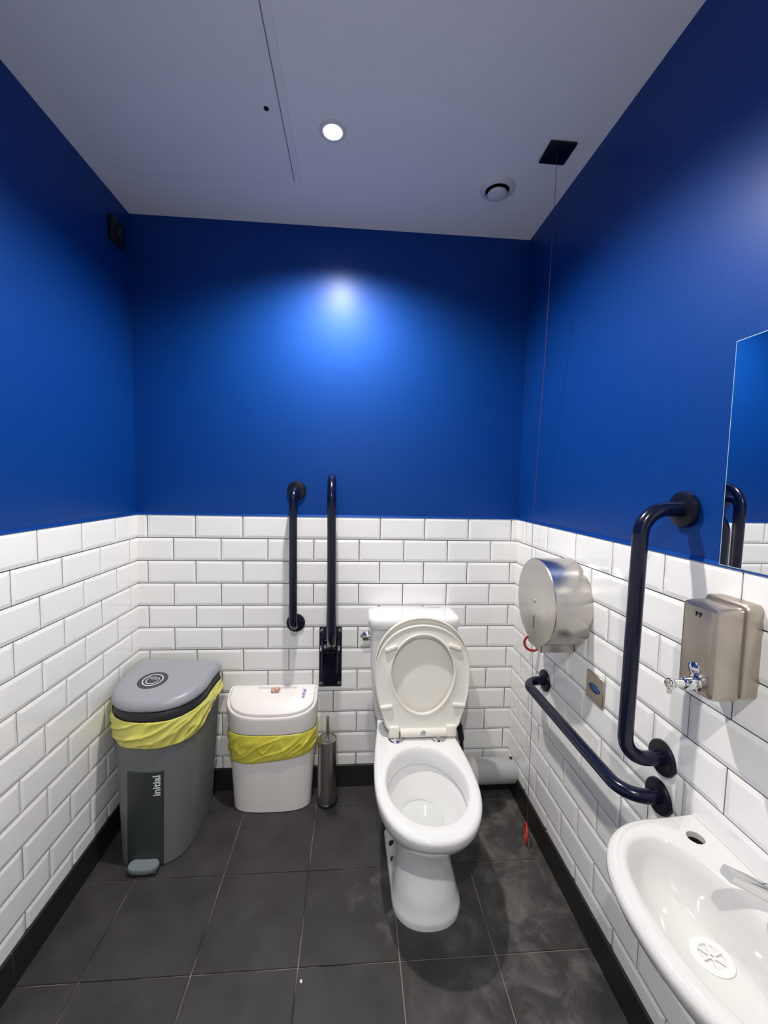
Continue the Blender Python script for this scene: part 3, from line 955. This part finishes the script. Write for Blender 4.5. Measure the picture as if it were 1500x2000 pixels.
def basin_in(z, x0, x1, hl, p=2.2, cy=BY):
    nf = 40; out = []; xc = (x0 + x1) / 2 + .01
    for i in range(NBR):
        if i <= nf: a = PI * i / nf; r0 = xc - x0
        else: a = PI + PI * (i - nf) / (NBR - nf); r0 = x1 - xc
        c, s = math.cos(a), math.sin(a); e = 2 / p
        out.append((xc - r0 * math.copysign(abs(s) ** e, s), cy + hl * math.copysign(abs(c) ** e, c), z))
    return out


bz = .722
XB = W + .0003
ro = [basin_ring(bz - .165, 1.645, .07, XB, .07), basin_ring(bz - .160, 1.612, .095, XB, .095), basin_ring(bz - .135, 1.555, .15, XB, .15), basin_ring(bz - .10, 1.500, .185, XB, .19),
      basin_ring(bz - .065, 1.462, .207, XB, .212), basin_ring(bz - .038, 1.442, .217, XB, .221), basin_ring(bz - .018, 1.434, .2215, XB, .224), basin_ring(bz - .008, 1.435, .221, XB, .223), basin_ring(bz - .002, 1.440, .217, XB, .222), basin_ring(bz, 1.447, .211, XB, .2215)]
ri = [basin_in(bz, 1.465, 1.664, .181), basin_in(bz - .002, 1.470, 1.660, .176), basin_in(bz - .007, 1.4745, 1.656, .172), basin_in(bz - .03, 1.484, 1.651, .164), basin_in(bz - .06, 1.499, 1.646, .147), basin_in(bz - .085, 1.520, 1.642, .122),
      basin_in(bz - .098, 1.545, 1.640, .095), basin_in(bz - .105, 1.566, 1.637, .05, cy=-1.265), basin_in(bz - .107, 1.574, 1.632, .03, cy=-1.258)]
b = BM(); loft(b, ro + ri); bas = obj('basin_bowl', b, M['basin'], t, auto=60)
md = bas.modifiers.new('hole', 'BOOLEAN')
# tap hole: bored by a cutter that is applied and removed
hb_ = BM(); lathe(hb_, (1.676, -1.127, bz - .045), [(.0165, 0), (.0165, .08)], 32, 'Z'); bmesh.ops.recalc_face_normals(hb_, faces=hb_.faces)
me = bpy.data.meshes.new('cut'); hb_.to_mesh(me); hb_.free(); cut = bpy.data.objects.new('cut', me); COL.objects.link(cut)
md.object = cut; md.operation = 'DIFFERENCE'; md.solver = 'EXACT'
dg = bpy.context.evaluated_depsgraph_get()
nm = bpy.data.meshes.new_from_object(bas.evaluated_get(dg)); bas.modifiers.remove(md); bas.data = nm; bpy.data.objects.remove(cut)
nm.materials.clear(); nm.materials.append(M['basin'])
nm.polygons.foreach_set('use_smooth', [True] * len(nm.polygons)); nm.set_sharp_from_angle(angle=math.radians(50))
nm.polygons.foreach_set('material_index', [0] * len(nm.polygons))
b = BM(); lathe(b, (1.676, -1.127, bz - .0455), [(.0163, .033), (.0163, .001), (.0001, .001)], 28, 'Z', cap0=False); obj('tap_hole_shade', b, M['dark'], t, label='empty tap hole, its inner shade painted black')  # black lining: the shade deep in the open hole is put into its colour
wc = Vector((1.602, -1.2565, bz - .1062))
b = BM(); lathe(b, wc, [(.033, -.002), (.033, .0015), (.030, .003), (.021, .002), (.0195, -.001), (.0195, -.004)], 40, 'Z', cap0=False, cap1=False)
w_ = obj('waste', b, M['white'], t)
b = BM(); lathe(b, wc, [(.0205, -.0012), (.0001, -.0012)], 28, 'Z'); obj('waste_hole', b, M['bindark'], w_)
b = BM()
for k in range(6):
    a = PI / 3 * k + .2
    tube(b, [wc + Vector((.004 * math.cos(a), .004 * math.sin(a), .0012)), wc + Vector((.0215 * math.cos(a), .0215 * math.sin(a), .0016))], .0019, 8)
rg = []
for i in range(20):
    a = 2 * PI * i / 20
    rg.append([wc + Vector(((.0045 + .0016 * math.cos(q)) * math.cos(a), (.0045 + .0016 * math.cos(q)) * math.sin(a), .0012 + .0016 * math.sin(q))) for q in [2 * PI * j / 8 for j in range(8)]])
loft(b, rg, loop=True)
obj('waste_grid', b, M['white'], w_)
# silicone along the wall
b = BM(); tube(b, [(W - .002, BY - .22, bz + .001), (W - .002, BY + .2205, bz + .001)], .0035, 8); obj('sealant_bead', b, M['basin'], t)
b = BM(); tube(b, fillet([(1.602, -1.2565, bz - .11), (1.602, -1.2565, .50), (W - .004, -1.2565, .47)], .04), .016, 20); lathe(b, (1.602, -1.2565, .50), [(.03, 0), (.03, .055), (.02, .062)], 28, 'Z')
obj('waste_trap', b, M['white'], t)

t = thing('basin_tap', (1.701, -1.290, bz), 'chrome basin tap with a rising spout over the basin', 'tap')
b = BM(); lathe(b, (1.701, -1.290, bz + .0005), [(.022, 0), (.022, .005), (.0185, .008), (.018, .055), (.020, .058), (.020, .075), (.016, .085), (.0001, .088)], 36, 'Z', cap1=False)
obj('tap_body', b, M['chrome'], t)
b = BM()
sring = []
for k in range(7):
    s = k / 6
    c = Vector((1.694, -1.288, bz + .030)).lerp(Vector((1.595, -1.278, bz + .077)), s)
    hw_, hh = lerp(.0135, .0115, s), lerp(.011, .0085, s)
    ax = Vector((-.874, 0, .482)); nn = Vector((.482, 0, .874))
    sring.append([c + Vector((0, 1, 0)) * p[0] + nn * p[1] for p in round_poly([(-hw_, -hh), (hw_, -hh), (hw_, hh), (-hw_, hh)], .0045, 4)])
loft(b, sring); obj('spout', b, M['chrome'], t)
b = BM(); rbox(b, 1.692, 1.711, -1.350, -1.285, bz + .086, bz + .094, .003, 2); obj('tap_lever', b, M['chrome'], t)


# ------------------------------------------------------------------ grey pedal bin
t = thing('pedal_bin', (.205, -.22, 0), 'tall grey pedal bin with a rounded lid, in the left corner', 'bin')
def bin_outline(bl, br, rs, ls, yf, xf, p, rb=.02, n=40):
    """straight back bl-br, sides running to rs / ls, then a rounded front reaching yf at xf"""
    pts = [bl, br]
    fr = []
    for i in range(n + 1):
        a = PI * i / n
        c, s_ = math.cos(a), math.sin(a); e = 2 / p
        u = math.copysign(abs(c) ** e, c); v = abs(s_) ** e
        cx_ = lerp(ls[0], rs[0], .5); cy_ = lerp(ls[1], rs[1], (u + 1) / 2)
        x = lerp(ls[0], rs[0], (u + 1) / 2) + (xf - cx_) * v
        fr.append((x, lerp(cy_, yf, v)))
    back = round_poly([bl, br, rs, ls], [rb, rb, .0001, .0001], 8)
    # keep the two rounded back corners, then the front arc from right to left
    return back[:9] + back[9:18] + fr


Pb = bin_outline((.078, -.055), (.340, -.072), (.337, -.205), (.078, -.215), -.386, .198, 3.0)
Pt = bin_outline((.026, -.048), (.386, -.084), (.371, -.175), (.024, -.190), -.364, .196, 2.45)


def rimz(y, front): return front + .14 * (y + .36)


def bin_ring(s, ins=0.0, front=.548):
    P = inset(mixpoly(Pb, Pt, s), ins)
    return [(x, y, rimz(y, front) * s) for x, y in P]


b = BM()
rs = [[(x, y, 0.0) for x, y in inset(Pb, .006)], [(x, y, .004) for x, y in Pb]] + [bin_ring(s) for s in (.1, .3, .5, .7, .85, 1.0)]
rs += [bin_ring(1.0, .006), bin_ring(.8, .008)]
loft(b, rs); obj('bin_body', b, M['bingrey'], t, auto=40)
b = BM()
def rim(ins, dz): return [(x, y, rimz(y, .548) + dz) for x, y in inset(Pt, ins)]
loft(b, [rim(.003, -.02), rim(.001, -.006), rim(.0005, .012), rim(.002, .030), rim(.007, .035), rim(.012, .030), rim(.015, -.03)], False, False); obj('inner_rim', b, M['bindark'], t, label='charcoal inner rim below the lid')
LIDP = inset(Pt, -.006)
def lidr(ins, dz): return [(x, y, rimz(y, .594) + dz) for x, y in inset(LIDP, ins)]
b = BM()
cxl = sum(p[0] for p in LIDP) / len(LIDP); cyl = sum(p[1] for p in LIDP) / len(LIDP)
def lids(sc, dz): return [(cxl + (x - cxl) * sc, cyl + (y - cyl) * sc, rimz(cyl + (y - cyl) * sc, .594) + dz) for x, y in LIDP]
loft(b, [lids(.90, .006), lids(.965, .001), lids(.99, -.001), lids(1.0, .002), lids(1.0, .008), lids(.985, .016), lids(.955, .0245), lids(.90, .031), lids(.82, .0345), lids(.6, .037), lids(.3, .038), lids(.05, .038)])
lid = obj('bin_lid', b, M['binlid'], t, auto=50, label='pale grey domed lid')
# printed emblem: dark disc, pale ring, open hand-like mark
ez = rimz(-.239, .594) + .0375
sl = math.atan(.14)
EX = Matrix.Translation((.166, -.236, ez + .0006)) @ Matrix.Rotation(sl, 4, 'X') @ Matrix.Rotation(math.radians(-8), 4, 'Z')
b = BM(); lathe(b, (0, 0, 0), [(.055, -.0012), (.055, .0006), (.0001, .0009)], 48, 'Z', cap1=False); b.transform(EX); em = obj('emblem', b, M['binpanel'], lid, label='dark round emblem')
b = BM()
def flat_ring(bm, r0, r1, z, n=44):
    loft(bm, [[Vector((r * math.cos(2 * PI * i / n), r * math.sin(2 * PI * i / n), zz)) for i in range(n)] for r, zz in ((r0, z - .0006), (r0, z), (r1, z), (r1, z - .0006))], False, False)
flat_ring(b, .0345, .0385, .0016)
def stroke(bm, pts, w, z):
    P = [Vector((p[0], p[1], 0)) for p in pts]
    L_, R_ = [], []
    for i, p in enumerate(P):
        tt = (P[min(i + 1, len(P) - 1)] - P[max(i - 1, 0)]).normalized(); nn = Vector((-tt.y, tt.x, 0)) * w / 2
        L_.append(bm.verts.new(p + nn + Vector((0, 0, z)))); R_.append(bm.verts.new(p - nn + Vector((0, 0, z))))
    for i in range(len(P) - 1): bm.faces.new((L_[i], L_[i + 1], R_[i + 1], R_[i]))
arc = [(.023 * math.cos(a), .023 * math.sin(a) - .002) for a in [math.radians(185 + i * 14) for i in range(13)]]
stroke(b, arc, .0036, .0016)
stroke(b, [(-.023, -.004), (-.023, .012), (-.012, .016), (-.010, .004)], .003, .0016)
stroke(b, [(-.004, .018), (-.004, .004), (.004, .004), (.004, .018), (-.004, .018)], .0026, .0016)
stroke(b, [(.011, .003), (.013, .017), (.022, .012), (.023, -.002)], .003, .0016)
b.transform(EX); obj('emblem_print', b, M['print'], em)
# front panel


def front_y(x, z):
    """y of the bin's front face at a given x and height"""
    sc_ = z / rimz(-.36, .548)
    P = mixpoly(Pb, Pt, sc_)[18:]
    for p, q in zip(P, P[1:]):
        if min(p[0], q[0]) <= x <= max(p[0], q[0]):
            return lerp(p[1], q[1], (x - p[0]) / (q[0] - p[0] + 1e-9))
    return P[len(P) // 2][1]


def drape(bm):
    """bm holds (x, outwards, z); lay it on the front face"""
    for v in bm.verts: v.co.y = front_y(v.co.x, v.co.z) - v.co.y
    return bm


b = BM()
pxs = [.128 + .132 * i / 14 for i in range(15)]
for i, z in enumerate([.006 + .358 * k / 12 for k in range(13)]): pass
pzs = [.006 + .358 * k / 12 for k in range(13)]
gv = [[b.verts.new((x, .0032, z)) for x in pxs] for z in pzs]
for j in range(12):
    for i in range(14): b.faces.new((gv[j][i], gv[j][i + 1], gv[j + 1][i + 1], gv[j + 1][i]))
ex = bmesh.ops.extrude_face_region(b, geom=b.faces[:])
for e_ in ex['geom']:
    if isinstance(e_, bmesh.types.BMVert): e_.co.y = -.004
pn = obj('front_panel', drape(b), M['binpanel'], t, label='dark front panel', bevel=.0015)
tb = text_bm('initial', .037, .0004, Matrix.Translation((.238, .0036, .311)) @ Matrix.Rotation(PI / 2, 4, 'X') @ Matrix.Rotation(PI / 2, 4, 'Z'), offset=.0006)
obj('lettering', drape(tb), M['print'], pn, False, label='pale word running up the panel')
b = BM()
pe = [(.055 * math.copysign(abs(math.cos(a)) ** .8, math.cos(a)), -.028 - .026 * math.copysign(abs(math.sin(a)) ** .8, math.sin(a)) + .014) for a in [2 * PI * i / 40 for i in range(40)]]
loft(b, [[(x * .96, y, .018) for x, y in pe], [(x, y, .021) for x, y in pe], [(x, y, .029) for x, y in pe], [(x * .93, -.014 + (y + .014) * .9, .034) for x, y in pe]])
b.transform(Matrix.Translation((.198, -.386, 0)) @ Matrix.Rotation(math.radians(8), 4, 'X')); obj('pedal', b, M['pedal'], t, label='pale grey foot pedal')
b = BM(); rbox(b, .150, .250, -.425, -.37, .0, .016, .005, 2); obj('pedal_base', b, M['bindark'], t)


# ---- liners
def liner(name, label, ringf, nring, amp, m, group, loc, seed):
    """ringf(k/nring) -> list of points with outward normals handled by caller"""
    b = BM()
    rings = []
    for k in range(nring + 1):
        s = k / nring
        pts = ringf(s)
        n = len(pts)
        out = []
        arc = [0.0]
        for i in range(1, n): arc.append(arc[-1] + (Vector(pts[i]) - Vector(pts[i - 1])).length)
        tot = arc[-1]
        arc = [min(q, tot - q) if False else q for q in arc]
        for i, p in enumerate(pts):
            a = Vector(pts[(i + 1) % n]) - Vector(pts[i - 1])
            nr = Vector((a.y, -a.x, 0)); nr = nr.normalized() if nr.length > 1e-6 else Vector((0, -1, 0))
            P = Vector(p)
            u = arc[i] if P.y > -9 else 0
            al, ac = (u * .90 + P.z * .44) * 6.5, (-u * .44 + P.z * .90) * 26
            n1 = noise.noise(Vector((al, ac, seed)))
            n2 = noise.noise(Vector((al * 1.7 + 9, ac * .55 - u * 14, seed + 5)))
            w = .55 * max(0, 1 - abs(n1) * 3.2) ** 2 + .40 * max(0, 1 - abs(n2) * 4.0) ** 2 + .45 * noise.noise(Vector((u * 9, P.z * 9, seed)))
            env = math.sin(PI * min(1, max(0, s * .92 + .04))) ** .6
            out.append(P + nr * (amp * (0.5 + w) * env + .0012) + Vector((0, 0, amp * .6 * noise.noise(Vector((P.x * 14, P.y * 14, seed))) * (s > .7))))
        rings.append(out)
    loft(b, rings, False, False)
    # double over the free edge so that the film has thickness
    o = obj(name, b, m, None, True, origin=loc, auto=180)
    md = o.modifiers.new('solid', 'SOLIDIFY'); md.thickness = .0008; md.offset = 1
    return tag(o, label, 'bin liner', group)


def dense(poly, n): return resample(poly, n)


PtD = dense(Pt, 240); PbD = dense(Pb, 240)
ccw = 1


def l1(s):
    out = []
    for (x, y), (xb, yb) in zip(PtD, PbD):
        front = max(0.0, min(1.0, (-.05 - y) / .20))
        depth = lerp(.045, .100, front) * s
        z = rimz(y, .548) + .004 - depth
        f = z / rimz(y, .548)
        px, py_ = lerp(xb, x, f), lerp(yb, y, f)
        out.append((px, py_, z))
    return out


def orient(f):
    """make the outline run so that (dy, -dx) points outwards"""
    def g_(s):
        p = f(s)
        ar = sum(p[i - 1][0] * p[i][1] - p[i][0] * p[i - 1][1] for i in range(len(p)))
        return p if ar > 0 else p[::-1]
    return g_


liner('bin_liner', 'pale yellow bin liner folded over the rim of the tall grey bin', orient(l1), 30, .013, M['linerp'], 'yellow bin liners', (.205, -.22, .5), 3.1)

# ------------------------------------------------------------------ white sanitary bin
t = thing('sanitary_bin', (.61, -.08, 0), 'white sanitary bin with a sloping lid, between the grey bin and brush', 'bin')
Wb = bin_outline((.438, -.018), (.777, -.018), (.777, -.070), (.438, -.066), -.152, .609, 3.0, .02)
Wt = bin_outline((.406, -.012), (.802, -.012), (.802, -.058), (.404, -.054), -.163, .606, 2.7, .032)


def wring(z, ins=0.0): return [(x, y, z) for x, y in inset(mixpoly(Wb, Wt, min(1, z / .46)), ins)]


def lipz(y): return .4385 + .50 * (y + .155)


b = BM(); loft(b, [wring(0, .004), wring(.004, 0), wring(.1), wring(.2), wring(.25), wring(.345, .002)]); obj('bin_body', b, M['binwhite'], t)
b = BM()
def slope(ins, dz): return [(x, y, lipz(y) + dz) for x, y in inset(Wt, ins)]
loft(b, [wring(.362, .004), [(x, y, .3605) for x, y in inset(mixpoly(Wb, Wt, .8), .0)], [(x, y, .37) for x, y in inset(mixpoly(Wb, Wt, .82), -.001)], slope(0, -.012), slope(0, -.003), slope(.002, 0), slope(.006, .0), slope(.0085, -.003), slope(.009, -.010)])
obj('collar', b, M['binwhite'], t, auto=45)
# lid with a notch at the back
LP = inset(Wt, .0135)
front_pts = [p for p in LP]
def notch(poly):
    out = []
    for (x, y) in poly: out.append((x, y))
    return out
yb_ = max(y for x, y in LP)
top_pts = resample(LP, 120)
def dip(x, y):
    if .535 < x < .708 and y > yb_ - .004:
        f = min(1, (x - .535) / .006, (.708 - x) / .02)
        return y - .030 * max(0, f)
    return y
LPn = [(x, dip(x, y)) for x, y in top_pts]
b = BM()
loft(b, [[(x, y, lipz(y) - .006) for x, y in LPn], [(x, y, lipz(y) + .004) for x, y in LPn], [(cxx, cyy, lipz(cyy) + .0065) for cxx, cyy in inset(LPn, .003)]])
wl = obj('bin_lid', b, M['binwhite'], t, auto=35)
wsl = math.atan(.50)
b = text_bm('initial', .022, .0002, Matrix.Translation((.740, -.062, lipz(-.062) + .0069)) @ Matrix.Rotation(wsl, 4, 'X') @ Matrix.Rotation(PI / 2 - .1, 4, 'Z'), offset=.0005)
obj('lettering', b, M['bprint'], wl, False, label='small blue word on the lid')


WbD = resample(Wb, 240); WtD = resample(Wt, 240)


def l2(s):
    out = []
    for (xb, yb), (xt, yt) in zip(WbD, WtD):
        tilt = .018 * (xb - .61) / .17
        z = lerp(.3595 + tilt * 0.0, .243 + tilt, s)
        f = z / .46
        out.append((lerp(xb, xt, f), lerp(yb, yt, f), z))
    return out


liner('bin_liner', 'bright yellow bin liner banded around the white sanitary bin', orient(l2), 34, .0095, M['liner'], 'yellow bin liners', (.61, -.08, .30), 8.4)

# crumpled tissue in the lid's notch
b = BM(); bmesh.ops.create_icosphere(b, subdivisions=3, radius=.017)
for v in b.verts:
    v.co *= 1 + .55 * noise.noise(v.co * 110)
    v.co.z *= .75; v.co.x *= 1.15
b.transform(Matrix.Translation((.610, -.032, .494)))
tag(obj('crumpled_tissue', b, M['tissue'], None, False, origin=(.610, -.032, .494)), 'crumpled brown tissue poking out of the notch in the white bin lid', 'tissue')

# ------------------------------------------------------------------ toilet brush
bxx, byy = .8505, -.097
t = thing('toilet_brush', (bxx, byy, 0), 'slim steel toilet brush holder with upright handle, beside the white bin', 'toilet brush')
b = BM(); lathe(b, (bxx, byy, 0), [(.044, 0), (.046, .003), (.046, .010), (.042, .014)], 36); obj('base_ring', b, M['black'], t, label='black base ring')
b = BM(); lathe(b, (bxx, byy, .013), [(.0425, 0), (.0425, .284), (.0415, .287), (.039, .288), (.037, .284), (.037, .27)], 44); obj('holder', b, M['steelt'], t)
b = BM(); lathe(b, (bxx, byy, .295), [(.0375, 0), (.0375, .003), (.030, .006), (.009, .008), (.0085, .012), (.0062, .014), (.0062, .104), (.005, .107), (.0001, .1075)], 32); obj('handle', b, M['steelt'], t)

# a crumb of paper on the floor
b = BM(); bmesh.ops.create_icosphere(b, subdivisions=2, radius=.0042)
for v in b.verts: v.co *= 1 + .4 * noise.noise(v.co * 300); v.co.z *= .6
b.transform(Matrix.Translation((.819, -.7785, .0022)))
tag(obj('paper_scrap', b, M['scrap'], None, False, origin=(.819, -.7785, 0)), 'tiny white paper scrap lying on the dark floor', 'paper')
